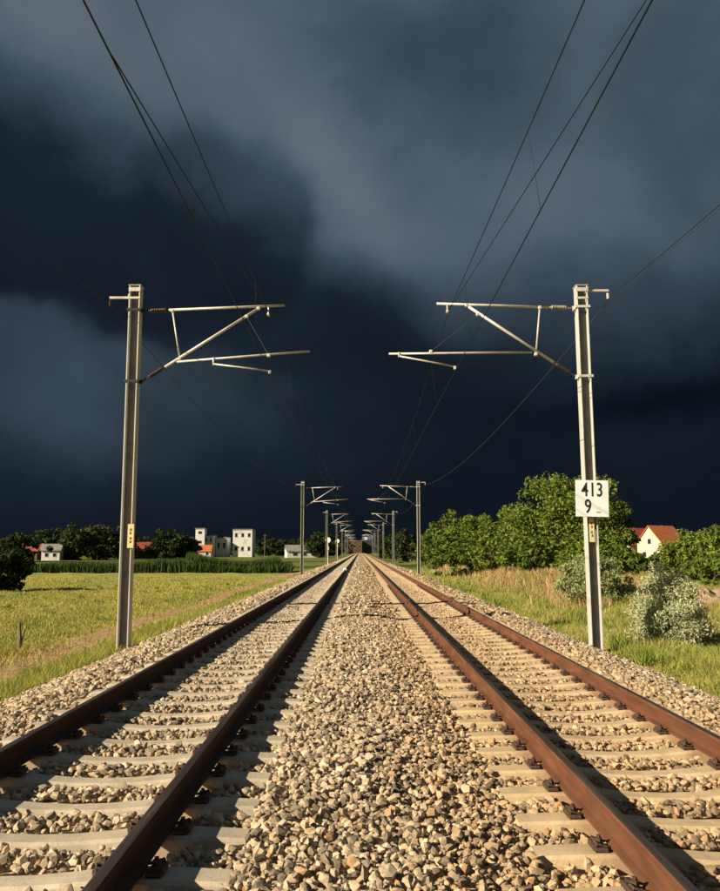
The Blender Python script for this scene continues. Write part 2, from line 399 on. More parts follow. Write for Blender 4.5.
ys = np.unique(np.concatenate([np.linspace(-30, 110, 225), 110 + 3900 * np.linspace(0, 1, 50) ** 2.5, -30 - 600 * np.linspace(0, 1, 12) ** 2]))
GX, GY = np.meshgrid(xs, ys)
gv = np.stack([GX, GY, gz(GX, GY)], -1).reshape(-1, 3)
i = np.arange(len(ys) - 1)[:, None] * len(xs) + np.arange(len(xs) - 1)[None, :]
gf = np.stack([i, i + 1, i + len(xs) + 1, i + len(xs)], -1).reshape(-1, 4)
gm = npmesh('ground', gv, gf)
for p in gm.polygons: p.use_smooth = True
ground = tag(link('ground', gm, M_GROUND), 'yellow-green meadow with a bare dirt path beside the railway', kind='structure')

# ------------------------------------------------------------------ ballast bed
TL, TR = -1.95, 2.32                          # track centre lines
ZL, ZR = .05, -.05                            # rail tops
SLP = .188                                    # rail top above sleeper top
TRACK_END = 640.0
PROF = [(-5.75, -1.0), (-5.35, -.74), (-4.9, -.56), (-3.75, -.215), (-3.3, -.20), (TL - 1.3, ZL - SLP - .068), (TL + 1.22, ZL - SLP - .068), (TL + 1.34, -.155), (-.3, -.15),
        (.2, -.185), (.8, -.262), (TR - 1.34, -.278), (TR - 1.22, ZR - SLP - .068), (TR + 1.3, ZR - SLP - .068), (3.75, -.275), (4.1, -.30), (5.0, -.55), (5.4, -.70), (5.8, -1.0)]
PX, PZ = np.array([p[0] for p in PROF]), np.array([p[1] for p in PROF])
def bedz(x): return np.interp(x, PX, PZ)
yb = np.concatenate([[-30, -10], np.arange(0, 60, .5), 60 + 590 * np.linspace(0, 1, 60) ** 1.7])
BX, BY = np.meshgrid(np.linspace(-5.75, 5.8, 100), yb)
bn = .025 * np.sin(BX * 3.1 + BY * 1.3) * np.sin(BY * 2.1 - BX) + .02 * np.sin(BX * 7 + BY * 3.7)
wob = .12 * np.sin(BY * .9) + .08 * np.sin(BY * 2.3 + 1)
edge_w = sm(np.abs(BX), 4.2, 5.2)
BZ = bedz(BX - np.sign(BX) * wob * edge_w) + bn * .3 - .03
bv = np.stack([BX, BY, BZ], -1).reshape(-1, 3)
i = np.arange(len(yb) - 1)[:, None] * 100 + np.arange(99)[None, :]
bed = tag(link('ballast_bed', npmesh('ballast_bed', bv, np.stack([i, i + 1, i + 101, i + 100], -1).reshape(-1, 4)), M_BED), 'bed of crushed tan stone carrying both tracks', kind='structure')

# loose stones
def ico():
    b = bmesh.new(); bmesh.ops.create_icosphere(b, subdivisions=1, radius=1)
    v = np.array([p.co for p in b.verts]); f = np.array([[q.index for q in p.verts] for p in b.faces]); b.free(); return v, f
IV, IF_ = ico()
OV = np.array([(1, 0, 0), (-1, 0, 0), (0, 1, 0), (0, -1, 0), (0, 0, 1), (0, 0, -1)], float)
OF = np.array([(0, 2, 4), (2, 1, 4), (1, 3, 4), (3, 0, 4), (2, 0, 5), (1, 2, 5), (3, 1, 5), (0, 3, 5)])
def protos(base, k):
    out = []
    for _ in range(k):
        v = base * RNG.uniform(.72, 1.22, (len(base), 1)) + RNG.normal(0, .10, base.shape)
        for _ in range(5):                       # broken faces: push everything beyond a random plane back onto it
            nrm = RNG.normal(size=3); nrm /= np.linalg.norm(nrm); d = RNG.uniform(.5, .8)
            t = v @ nrm - d; v = v - np.outer(np.clip(t, 0, None), nrm)
        out.append(v)
    return np.array(out)
P_ICO, P_OCT = protos(IV, 28), protos(OV, 28)
def rotations(n):
    q = RNG.normal(size=(n, 4)); q /= np.linalg.norm(q, axis=1)[:, None]; w, x, y, z = q.T
    return np.stack([np.stack([1-2*(y*y+z*z), 2*(x*y-z*w), 2*(x*z+y*w)], -1), np.stack([2*(x*y+z*w), 1-2*(x*x+z*z), 2*(y*z-x*w)], -1), np.stack([2*(x*z-y*w), 2*(y*z+x*w), 1-2*(x*x+y*y)], -1)], 1)
def in_view(x, y, m=1.3): return np.abs(x) < .475 * y + m
SLEEP = .60; S0 = 3.75                       # first sleeper
def stone_field(y0, y1, step, r, layers=1):
    """jittered grid of stones over the bed between y0 and y1 (step apart, mean radius r)"""
    px, py, ps, pz = [], [], [], []
    for ly in range(layers):
        nx, ny = int(11.2 / step), int((y1 - y0) / step)
        X, Y = np.meshgrid(-5.55 + step * (np.arange(nx) + .5), y0 + step * (np.arange(ny) + .5))
        X = (X + RNG.uniform(-.55, .55, X.shape) * step).ravel(); Y = (Y + RNG.uniform(-.55, .55, Y.shape) * step).ravel()
        if ly:
            k = RNG.random(len(X)) < .45; X, Y = X[k], Y[k]
        k = in_view(X, Y); X, Y = X[k], Y[k]
        s = r * np.clip(RNG.lognormal(0, .27, len(X)), .5, 1.75)
        ph = np.abs(((Y - S0 + SLEEP / 2) % SLEEP) - SLEEP / 2)
        keep = np.ones(len(X), bool)
        for tx in (TL, TR):
            d = np.abs(X - tx)
            keep &= ~((d < 1.24 + .10 * RNG.random(len(X))) & (ph < .135 + .45 * s))                # sleepers
            keep &= ~((np.abs(d - .753) < .10 + s * .5))                 # rails
            low = (d < 1.25)
            s = np.where(low, np.minimum(s, .042), s)
        # thinning edge towards the grass
        e = np.abs(X) + .18 * np.sin(Y * 1.7) + .1 * np.sin(Y * 4.3)
        keep &= RNG.random(len(X)) < 1 - sm(e, 5.05, 5.6) * .9
        keep &= RNG.random(len(X)) < 1 - sm(Y, 80, 118)
        X, Y, s = X[keep], Y[keep], s[keep]
        heap = .03 * np.sin(X * 2.1 + Y * .8) + .02 * np.sin(Y * 2.7 - X * 3)
        px.append(X); py.append(Y); ps.append(s); pz.append(bedz(X) + s * .30 + (ly * .6 + .0) * s + RNG.uniform(-.3, .5, len(X)) * s + np.abs(heap) * .8 * sm(np.abs(X - .2), .85, .35) * (np.abs(X - TL) > 1.4) * (np.abs(X - TR) > 1.4))
    return [np.concatenate(a) for a in (px, py, pz, ps)]
def stone_mesh(name, X, Y, Z, S, P, FC):
    n = len(X); idx = RNG.integers(0, len(P), n)
    v = P[idx] * (S[:, None, None] * RNG.uniform(.75, 1.25, (n, 1, 3)))
    v = np.einsum('nij,nkj->nki', rotations(n), v); v[:, :, 2] *= .82
    v += np.stack([X, Y, Z], -1)[:, None, :]
    nv = P.shape[1]; f = (FC[None] + (np.arange(n) * nv)[:, None, None]).reshape(-1, 3)
    return npmesh(name, v.reshape(-1, 3), f, np.repeat(RNG.random(n), nv))
Xa, Ya, Za, Sa = stone_field(2.6, 9.5, .048, .0265, 2)
front = np.argsort(np.where((Ya > 4.05) & (np.abs(Xa) < .47 * Ya), Ya - 6 * (Sa - .03) * 10, 99))[:300]
rest = np.ones(len(Xa), bool); rest[front] = False
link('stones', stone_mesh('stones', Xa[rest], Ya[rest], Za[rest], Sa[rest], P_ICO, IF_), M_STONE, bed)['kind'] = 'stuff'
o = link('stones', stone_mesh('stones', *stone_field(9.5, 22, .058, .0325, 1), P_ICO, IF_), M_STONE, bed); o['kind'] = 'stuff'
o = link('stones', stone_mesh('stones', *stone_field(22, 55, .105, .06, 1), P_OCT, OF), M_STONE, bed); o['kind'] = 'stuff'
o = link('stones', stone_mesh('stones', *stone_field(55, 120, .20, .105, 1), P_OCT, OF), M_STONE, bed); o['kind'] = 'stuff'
smeshes = []
for v in P_ICO[:16]:
    me = npmesh('stone', v * np.array([1, 1, .85]), IF_); me.materials.append(M_STONE1); smeshes.append(me)
for k in front:
    o = link('stone', random.choice(smeshes), None, bed)
    o.location = (Xa[k], Ya[k], Za[k]); s = float(Sa[k]); o.scale = (s * random.uniform(.8, 1.25), s * random.uniform(.8, 1.2), s * random.uniform(.75, 1.1))
    o.rotation_euler = [random.uniform(0, 6.28) for _ in range(3)]

# ------------------------------------------------------------------ tracks
RP = [(-.075, 0), (-.075, .011), (-.030, .024), (-.0085, .040), (-.0085, .122), (-.016, .131), (-.036, .139), (-.037, .160), (-.030, .169), (-.016, .172),
      (.016, .172), (.030, .169), (.037, .160), (.036, .139), (.016, .131), (.0085, .122), (.0085, .040), (.030, .024), (.075, .011), (.075, 0)]
def rail_mesh():
    yl = np.concatenate([np.arange(-12, 40, 2.0), np.geomspace(40, TRACK_END, 40)]); k = len(RP)
    v = np.array([(x, y, z - .172) for y in yl for x, z in RP]); f = []; mi = []
    for a in range(len(yl) - 1):
        for j in range(k):
            j2 = (j + 1) % k; f.append((a * k + j, a * k + j2, (a + 1) * k + j2, (a + 1) * k + j)); mi.append(1 if j in (8, 9, 10) else 0)
    me = npmesh('rail', v, np.array(f)); me.materials.append(M_RUST); me.materials.append(M_HEAD)
    me.polygons.foreach_set('material_index', np.array(mi, dtype=np.int32)); return me
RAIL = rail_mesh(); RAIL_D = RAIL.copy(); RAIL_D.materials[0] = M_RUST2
def sleeper_mesh():
    # half lengths along x with top height and half widths: seats high and broad, waist low and narrow
    st = [(-1.30, -.040, .080, .120), (-1.27, -.014, .092, .135), (-1.0, -.004, .098, .142), (-.64, 0, .098, .142), (-.45, -.022, .086, .120), (-.22, -.040, .080, .112), (0, -.046, .078, .110)]
    st = st + [(-a, b, c, d) for a, b, c, d in st[-2::-1]]
    m = MB(); rings = []
    for x, t, wt, wb in st:
        rings.append([m.bm.verts.new(p) for p in ((x, -wb, -.21), (x, -wt - .006, t - .018), (x, -wt + .012, t), (x, wt - .012, t), (x, wt + .006, t - .018), (x, wb, -.21))])
    for a, b in zip(rings, rings[1:]):
        for j in range(6): m.bm.faces.new((a[j], a[(j + 1) % 6], b[(j + 1) % 6], b[j]))
    m.bm.faces.new(rings[0]); m.bm.faces.new(rings[-1][::-1])
    return m.mesh('sleeper', M_CONC)
SLEEPER = sleeper_mesh()
def clip_bm(m, x, y, z, s):
    """tension clip: shoulder block, two sprung loops and the screw with its nut; s = side it stands on"""
    m.box((x + s * .060, y, z + .012), (.085, .150, .024), bev=.006)
    m.box((x + s * .095, y, z + .022), (.030, .120, .034), bev=.006)
    for q in (-1, 1):
        m.path([(x + s * .055, y + q * .015, z + .034), (x + s * .095, y + q * .035, z + .052), (x + s * .085, y + q * .062, z + .046), (x + s * .030, y + q * .058, z + .030), (x + s * .006, y + q * .045, z + .026)], .0085, 5)
    m.tube((x + s * .058, y, z + .02), (x + s * .058, y, z + .078), .013, n=6)
    m.tube((x + s * .058, y, z + .042), (x + s * .058, y, z + .062), .024, n=6)
def make_clip(s):
    m = MB(); clip_bm(m, 0, 0, 0, s); return m.mesh('fastening', M_CLIP)
CLIPS = {1: make_clip(1), -1: make_clip(-1)}
N_IND, N_CLIP = 110, 26
def make_track(cx, zt, label):
    t = thing('railway_track', (cx, 0, zt), label, 'railway track', 'railway tracks')
    for s in (-1, 1):
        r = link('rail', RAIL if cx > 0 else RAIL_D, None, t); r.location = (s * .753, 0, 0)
    far = []
    j = -4
    while S0 + j * SLEEP < TRACK_END:
        y = S0 + j * SLEEP
        if j < N_IND:
            o = link('sleeper', SLEEPER, None, t); o.location = (random.uniform(-.012, .012), y + random.uniform(-.012, .012), -SLP + random.uniform(-.004, .004))
            o.rotation_euler.z = R(random.uniform(-.6, .6))
            if j < N_CLIP:
                for s in (-1, 1):
                    for q in (-1, 1):
                        c = link('fastening', CLIPS[q], None, o); c.location = (s * .753 + q * .075 - o.location.x, 0, 0)
        else: far.append(y)
        j += 1
    m = MB()
    for j in range(N_CLIP, 62):
        y = S0 + j * SLEEP
        for s in (-1, 1):
            for q in (-1, 1):
                x = s * .753 + q * .075
                m.box((x + q * .065, y, -SLP + .016), (.09, .15, .032)); m.tube((x + q * .058, y, -SLP + .02), (x + q * .058, y, -SLP + .07), .02, n=5)
    m.build('fastenings', M_CLIP, t)['kind'] = 'stuff'
    b = np.array([(-1.3, -.13, -.15), (1.3, -.13, -.15), (1.3, -.10, -.01), (-1.3, -.10, -.01), (1.3, .10, -.01), (-1.3, .10, -.01)])
    fc = np.array([(0, 1, 2, 3), (3, 2, 4, 5)])
    far = np.array(far); v = b[None] + np.stack([0 * far, far, 0 * far - SLP], -1)[:, None]
    f = (fc[None] + 6 * np.arange(len(far))[:, None, None]).reshape(-1, 4)
    link('sleepers', npmesh('sleepers', v.reshape(-1, 3), f), M_CONC, t)['kind'] = 'stuff'
    return t
make_track(TL, ZL, 'railway track on the left, its rails dark on the shaded side')
make_track(TR, ZR, 'railway track on the right, its rust-brown rails lit by the sun')

# ------------------------------------------------------------------ overhead line masts
MY, MSTEP, NM = 17.5, 51.0, 7
XM = {-1: -5.17, 1: 5.16}
TOPZ = 7.62
def P(px, py, s): # a point of the first cantilever in the plane of its mast, relative to the mast foot
    p = at(px, py, MY); return Vector((p.x - XM[s], 0, p.z))
def make_mast(s, loc, label):
    t = thing('catenary_mast', loc, label, 'mast', 'overhead line masts')
    zb = -1.3
    m = MB(); D, Wd, T = .255, .25, .026
    for q in (-1, 1): m.box((q * (D / 2 - T / 2), 0, (TOPZ + zb) / 2), (T, Wd, TOPZ - zb), bev=.004)
    post = m.build('flanges', M_MAST, t)
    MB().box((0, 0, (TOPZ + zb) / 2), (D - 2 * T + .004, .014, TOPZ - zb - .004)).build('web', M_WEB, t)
    c = MB(); c.box((0, 0, TOPZ + .008), (D + .03, Wd + .02, .012)); c.box((0, -Wd / 2 - .008, TOPZ - .10), (D + .012, .012, .09)); c.box((0, -Wd / 2 - .008, TOPZ - .30), (D + .012, .012, .05))
    c.build('cap', M_MAST, t)
    # collars that carry the cantilever
    zt = P(142, 311, -1).z if s < 0 else P(568, 308, 1).z
    zd = P(142, 382, -1).z if s < 0 else P(575, 377, 1).z
    e = -s * D / 2
    for z in (zt, zd):
        c = MB(); c.box((0, -Wd / 2 - .012, z), (D + .08, .022, .055)); c.box((0, Wd / 2 + .012, z), (D + .08, .022, .055)); c.box((e - s * .02, 0, z), (.03, Wd + .04, .06)); c.box((e - s * .055, 0, z), (.05, .05, .09))
        c.build('collar', M_DARKSTEEL if s < 0 else M_MAST, t)
    # cantilever frame
    if s < 0: pts = dict(tt=(286, 306), dj=(260, 309), drop0=(174, 311), drop1=(181, 359), r0=(178, 362), r1=(311, 352), a0=(215, 364), a1=(271, 371.5), h0=(248, 317), h1=(270, 356))
    else: pts = dict(tt=(438, 303), dj=(468, 305), drop0=(541, 307.5), drop1=(537, 354), r0=(533, 352), r1=(390, 353), a0=(400, 355), a1=(456, 366), h0=(479, 314), h1=(432, 351))
    q = {k: P(*v, s) for k, v in pts.items()}
    A = Vector((e - s * .06, 0, zt)); B = Vector((e - s * .06, 0, zd))
    cant = MB().tube(A.lerp(q['tt'], .18), q['tt'], .030).build('top_tube', M_TUBE, t, True)
    def ins(a, b, f0, f1, parent, mm):
        m = MB(); p0, p1 = a.lerp(b, f0), a.lerp(b, f1); m.tube(a, b.lerp(a, 1 - f1 * 1.35), .020)
        for k in range(9):
            w = p0.lerp(p1, k / 8); d = (p1 - p0).normalized() * .012; m.tube(w - d, w + d, .058, .044, 10)
        m.build('insulator', mm, parent, True)
    im = M_INS if s < 0 else M_INSR
    ins(A, q['tt'], .06, .155, t, im)
    MB().tube(B.lerp(q['dj'], .2), q['dj'], .034).build('diagonal_tube', M_TUBE, t, True)
    ins(B, q['dj'], .075, .17, t, M_INS)
    MB().tube(q['drop0'], q['drop1'], .020).build('drop_tube', M_TUBE, t, True)
    MB().tube(q['r0'], q['r1'], .025).build('registration_tube', M_TUBE, t, True)
    a0 = q['a0'].copy(); up = Vector((a0.x, 0, q['r0'].lerp(q['r1'], (a0.x - q['r0'].x) / (q['r1'].x - q['r0'].x)).z))
    arm = MB(); arm.tube(up + Vector((0, -.05, .02)), a0 + Vector((0, -.05, -.05)), .022); arm.tube(a0 + Vector((0, -.05, -.02)), q['a1'], .020)
    arm = arm.build('steady_arm', M_TUBE, t, True)
    MB().box(q['a1'] + Vector((0, 0, -.03)), (.06, .06, .08), bev=.01).build('wire_clamp', M_TUBE, arm)
    MB().tube(q['h0'], q['h1'], .007, n=5).build('stay_wire', M_WIREP, t)
    for w in (q['dj'], q['drop0'], q['drop1'], q['h0'], q['h1']): MB().box(w, (.08, .075, .08), bev=.015).build('tube_clamp', M_MAST, t)
    mc = q['tt'].lerp(q['dj'], .35 if s > 0 else .62)
    sd = MB(); sd.tube(mc, mc + Vector((0, 0, -.16)), .016); sd.box(mc + Vector((0, 0, -.18)), (.06, .12, .05), bev=.01)
    sd.build('messenger_clamp', M_TUBE, t)
    # bracket on the outer side for the return conductor
    b0 = P(112, 298, -1) if s < 0 else P(609, 291, 1)
    br = MB(); br.box(((b0.x + s * D / 2) / 2, -.02, b0.z), (abs(b0.x) - D / 2 + .02, .05, .05)); br.box((s * (D / 2 + .012), 0, b0.z), (.02, Wd, .12))
    br = br.build('bracket_arm', M_TUBE, t)
    hk = MB(); hk.tube(b0 + Vector((-s * .02, 0, 0)), b0 + Vector((-s * .01, 0, -.16)), .014)
    for k in range(4): hk.tube(b0 + Vector((0, 0, -.07 - .035 * k)), b0 + Vector((0, 0, -.088 - .035 * k)), .038, .028, 8)
    hk.build('suspension_insulator', M_INS if s < 0 else M_WHITE, br, True)
    return t, q, b0, mc
WORDS = ['nearest', 'second', 'third', 'fourth', 'fifth', 'sixth', 'farthest']
info = {}
for s, side in ((-1, 'left'), (1, 'right')):
    look = 'tall grey steel overhead line mast with its arm over the left track' if s < 0 else 'tall pale steel overhead line mast carrying the white number sign'
    t0, q, b0, mc = make_mast(s, (XM[s], MY, 0), ('tall dark-webbed overhead line mast on the left with a yellow label' if s < 0 else look))
    info[s] = (q, b0, mc)
    for k in range(1, NM):
        c = copy_tree(t0); c.location = (XM[s] * .985 + random.uniform(-.04, .04), MY + MSTEP * k + random.uniform(-.6, .6), 0)
        c['label'] = f"{WORDS[k]} overhead line mast along the {side} track, counted from the camera"
    for o in t0.children: pass
    t0.rotation_euler.y = R(-.25)             # the nearest pair lean a little

# ------------------------------------------------------------------ wires
def span(a, b, sag, n=14): return [a.lerp(b, k / n) - Vector((0, 0, sag * 4 * (k / n) * (1 - k / n))) for k in range(n + 1)]
def wire(name, pts, r, label, cat, mm=M_WIRE, parent=None):
    o = MB().path(pts, r, 5).build(name, mm, parent, True)
    if label: tag(o, label, cat, 'overhead wires')
    return o
MYS = [MY + MSTEP * k for k in range(-1, NM)]
for s, side in ((-1, 'left'), (1, 'right')):
    q, b0, mc = info[s]; side_x = XM[s]
    cz = q['a1'].z - .07; cx = side_x + q['a1'].x; mx = TL if s < 0 else TR; mx += (0.02 if s < 0 else -.02)
    cpts = [Vector((mx + (cx - mx) * (1 if k == 1 else (-.6 if k % 2 else .6)), y, cz)) for k, y in enumerate(MYS)]
    wire('contact_wire', [cpts[0] + Vector((0, -20, 0))] + cpts, .0085, f'lowest dark wire running above the {side} track', 'wire')
    mz = q['tt'].z - .19; mX = side_x + mc.x
    mp = []
    for k in range(len(MYS) - 1):
        a = Vector((mx + (mX - mx) * (1 if k == 1 else .2), MYS[k], mz)); b = Vector((mx + (mX - mx) * (1 if k == 0 else .2), MYS[k + 1], mz))
        mp += span(a, b, .62)[:-1]
    mp.append(Vector((mx, MYS[-1], mz)))
    ms = wire('messenger_wire', mp, .0075, f'sagging upper wire above the {side} track with thin droppers', 'wire')
    def yat(pl, y):
        for a, b in zip(pl, pl[1:]):
            if a.y <= y <= b.y: return a.lerp(b, (y - a.y) / (b.y - a.y))
    for k in range(-1, 3):
        for fr in (.09, .26, .42, .58, .74, .835, .95):
            y = MY + MSTEP * k + MSTEP * fr; a = yat(mp, y); b = yat([cpts[0] + Vector((0, -20, 0))] + cpts, y)
            if y > 2: wire('dropper', [a, a.lerp(b, .5) + Vector((.004, 0, 0)), b], .003, None, None, M_WIRE, ms)
    ya = 5.9 if s < 0 else 4.9
    wire('anchor_rope', [Vector((mX, MY, mz)), yat(cpts, ya) + Vector((0, 0, .01))], .0065, f'slanting rope from the {side} arm down to the lowest wire', 'rope')
    # return conductor on the outer side of the masts
    rp = []
    rx = side_x + b0.x; rz = b0.z - .2
    for k in range(len(MYS) - 1): rp += span(Vector((rx, MYS[k], rz)), Vector((rx, MYS[k + 1], rz)), .85)[:-1]
    rp.append(Vector((rx, MYS[-1], rz)))
    wire('return_conductor', rp, .0085, f'cable slung from bracket to bracket outside the {side} masts', 'wire', M_WIRE if s < 0 else M_WIREP)
    if s > 0:
        rp2 = [p + Vector((-.06 - .10 * max(0, 1 - abs(p.y - 0) / 17.5), 0, -.02)) for p in rp if p.y <= MY + .1]
        wire('return_conductor', rp2, .0075, 'darker of the twin cables reaching the nearest right bracket', 'wire', M_WIRE)

# ------------------------------------------------------------------ number sign and mast labels
def text_mesh(body, size, depth, sx=1.0, bold=.012):
    cu = bpy.data.curves.new('txt', 'FONT'); cu.body = body; cu.size = size; cu.extrude = depth; cu.align_x = 'CENTER'; cu.align_y = 'CENTER'; cu.offset = bold; cu.resolution_u = 6
    ob = bpy.data.objects.new('txt', cu); COL.objects.link(ob)
    dg = bpy.context.evaluated_depsgraph_get(); me = bpy.data.meshes.new_from_object(ob.evaluated_get(dg))
    bpy.data.objects.remove(ob); me.transform(Matrix.Diagonal((sx, 1, 1, 1))); me.name = 'digit'; me.materials.clear(); me.materials.append(M_INK)
    return me
SY = MY - .30
sc_ = at(592, 498.5, SY)
hw = (at(608.5, 498, SY).x - at(575.5, 498, SY).x) / 2; hh = (at(592, 480.5, SY).z - at(592, 517, SY).z) / 2
sg = thing('number_sign', (sc_.x, SY, sc_.z), 'square white plate reading 413 over 9 on the mast', 'sign')
sg.rotation_euler = (0, R(1.2), 0)
MB().box((0, 0, 0), (2 * hw, .012, 2 * hh), bev=.004).build('plate', M_PLATE, sg)
for z in (-.2, .2): MB().box((0, .07, z), (.34, .05, .04)).box((0, .035, z), (.05, .03, .05)).build('mounting_rail', M_MAST, sg)
for ch, x, z in (('4', -.165, .185), ('1', .005, .185), ('3', .165, .185), ('9', -.10, -.19)):
    d = link('digit', text_mesh(ch, .43, .002, .72, .004), None, sg); d.rotation_euler = (R(90), 0, 0); d.location = (x * hw / .37, -.010, z * hh / .41)
MB().box((.13, -.0075, -.30), (.10, .003, .022)).build('smudge', M_GREYROOF, sg)
def mast_label(px, py0, py1, pw, s, label):
    y = MY - .128 - .02; a, b = at(px, py0, y), at(px, py1, y)
    t = thing('mast_label', (a.x, y, (a.z + b.z) / 2), label, 'label'); h = a.z - b.z
    MB().box((0, 0, 0), (pw, .006, h)).build('plate', M_YEL, t)
    for k, z in enumerate((.26, .12, -.10, -.24)): MB().box((random.uniform(-.01, .01), -.0045, z * h), (pw * .34, .003, h * .10), bev=.001).build('mark', M_SMUDGE, t)
mast_label(131.2, 524, 548, .135, -1, 'small upright yellow label on the nearest left mast')
mast_label(591.2, 517.5, 542, .115, 1, 'narrow pale yellow label below the white number sign')

# ------------------------------------------------------------------ bits and pieces on the tracks
def bond(pts, label):
    p3 = []
    for a, b in zip(pts, pts[1:]):
        for k in range(6): p3.append(Vector(a).lerp(Vector(b), k / 6) + Vector((0, random.uniform(-.05, .05), random.uniform(-.012, .02))))
    p3.append(Vector(pts[-1]))
    return tag(MB().path(p3, .026, 6).build('bonding_cable', M_CABLE, None, True), label, 'cable')
YB = 25.5
cb = thing('bonding_cable', (0, YB, 0), 'thin dark cable lying across the ballast between the rails', 'cable')
def seg(pts):
    p3 = []
    for a, b in zip(pts, pts[1:]):
        for k in range(6): p3.append(Vector(a).lerp(Vector(b), k / 6) + Vector((0, random.uniform(-.06, .06), random.uniform(-.005, .02))))
    p3.append(Vector(pts[-1])); MB().path(p3, .024, 6).build('cable_run', M_CABLE, cb, True)
seg([(-2.6, -.9, -.10), (-2.0, -1.0, -.10), (-1.3, -.7, -.09)]); seg([(-1.1, -.6, -.10), (-.3, -.8, -.10), (.3, -.4, -.12), (.9, .3, -.18), (1.45, .4, -.17)])
seg([(1.68, .2, -.17), (2.3, .5, -.17), (2.95, 1.2, -.15)]); seg([(3.2, 1.0, -.18), (3.8, .7, -.2), (4.4, .9, -.36)])
for x, y, z in ((TR - .753, .2, ZR), (TR + .753, 1.1, ZR)):
    MB().box((x, y, z - .03), (.13, .34, .15), bev=.02).build('rail_connector', M_CLIP, cb)
p = on(345, 571.5, -.1)
tag(MB().box((p.x, p.y, .0), (.34, .3, .26), bev=.05).box((p.x, p.y, .15), (.22, .2, .08), bev=.03).build('track_marker', M_WHITE), 'small white block beside the inner rail of the left track', 'marker')
p = on(19, 650, float(gz(-8.8, 20)))
st = thing('wooden_stake', p, 'short weathered wooden stake standing in the left meadow', 'stake')
MB().path([(0, 0, -.2), (.01, 0, .3), (-.03, .01, .66)], [.05, .047, .04], 7).build('post', M_WOOD, st); MB().tube((.02, -.02, -.1), (.11, .02, .5), .022, n=6).build('brace', M_WOOD, st)

# ------------------------------------------------------------------ foliage
def leaf_mesh(name, C, size, aspect=.5, up=0.0):
    """one folded diamond leaf per centre"""
    n = len(C); r = rotations(n)
    a = r[:, :, 0]; b = r[:, :, 1]; c = r[:, :, 2]
    if up: a = a + np.array([0, 0, up]); a /= np.linalg.norm(a, axis=1)[:, None]
    s = (size * RNG.uniform(.6, 1.35, n))[:, None]
    v = np.stack([C - a * s, C + b * s * aspect + c * s * .15, C + a * s, C - b * s * aspect + c * s * .15], 1)
    return npmesh(name, v.reshape(-1, 3), np.arange(4 * n).reshape(-1, 4), np.repeat(np.clip(RNG.normal(.5, .22, n), 0, 1), 4))
def crown_points(rx, ry, rz, cz, ncl, per, lobes=1.0, rough=.25):
    """leaf centres in clumps spread over the outer part of an uneven crown; also returns the clump centres"""
    d = RNG.normal(size=(ncl, 3)); d /= np.linalg.norm(d, axis=1)[:, None]
    rad = RNG.uniform(.3, 1.0, ncl) ** .5 * (1 + RNG.normal(0, rough, ncl) * .4)
    ph = RNG.uniform(0, 6.28, 3)
    lob = 1 + lobes * (.12 * np.sin(3 * np.arctan2(d[:, 1], d[:, 0]) + ph[0]) + .10 * np.sin(5 * d[:, 2] + ph[1]))
    cc = d * (rad * lob)[:, None] * np.array([rx, ry, rz]) * .88 + np.array([0, 0, cz])
    cr = RNG.uniform(.16, .30, ncl) * min(rx, rz)
    pts = []
    for k in range(ncl):
        n = int(per * RNG.uniform(.6, 1.4)); q = RNG.normal(size=(n, 3)); q /= np.linalg.norm(q, axis=1)[:, None]
        q *= (RNG.random((n, 1)) ** .45) * cr[k] * np.array([1.15, 1.15, .8]); pts.append(cc[k] + q)
    return np.concatenate(pts), cc
def make_tree(name, x, y, h, w, label, cat, leaf, ls, ncl, per, group=None, trunk=.18, low=.25, d=None, asp=.5, up=0.0, zb=None, cone=0.0):
    z = float(gz(x, y)) if zb is None else zb
    t = thing(name, (x, y, z), label, cat, group)
    rz = h * (.56 - low * .5); cz = h - rz
    pts, cc = crown_points(w / 2, (d or w) / 2, rz, cz, ncl, per, .25 if name == 'silver_shrub' else 1.0)
    t_ = np.clip(pts[:, 2] / h, 0, 1); pts[:, :2] *= (1 + cone * (.45 - t_))[:, None] ; pts = pts[pts[:, 2] > .03]; cc = cc[cc[:, 2] > h * .2]
    link('crown', leaf_mesh('crown', pts, ls, asp, up), leaf, t)
    r0 = h * trunk * .12 + .02; m = MB()
    lean = RNG.normal(0, .03, 2) * h
    top = Vector((lean[0], lean[1], cz + rz * .3))
    tp = [Vector((0, 0, -.3)), Vector((0, 0, h * .08)), top * .45 + Vector((0, 0, 0)), top]
    m.path(tp, [r0 * 1.3, r0, r0 * .7, r0 * .25], 7)
    for k in RNG.permutation(len(cc))[:min(14, len(cc))]:
        f = RNG.uniform(.25, .85); a = tp[0].lerp(top, f); b = Vector(cc[k])
        mid = a.lerp(b, .5) + Vector((0, 0, .05 * h)); m.path([a, mid, b], [r0 * .45, r0 * .28, r0 * .08], 5)
    m.build('trunk', M_BARK, t, True)
    return t
def px_tree(name, pxc, pw, top, Y, label, cat, leaf, ls, ncl, per, **kw):
    """tree seen at pixel column pxc, pw wide, with its top on row top, standing Y away"""
    a = at(pxc, top, Y); z = float(gz(a.x, Y)); w = 1.12 * pw * Y / F
    return make_tree(name, a.x, Y, a.z - z, w, label, cat, leaf, ls, ncl, per, **kw)
G1 = 'trees along the right side of the line'
px_tree('broadleaf_tree', 566, 112, 474, 62, 'large round bright green tree behind the number sign', 'tree', M_LEAF, .145, 156, 120, group=G1, low=.02)
px_tree('broadleaf_tree', 610, 44, 492, 66, 'dark green tree shouldering the big tree right of the sign', 'tree', M_LEAF2, .145, 54, 112, group=G1, low=.02)
px_tree('broadleaf_tree', 505, 62, 517, 72, 'low bushy green tree just left of the big round tree', 'tree', M_LEAF, .145, 72, 112, group=G1, low=0.0)
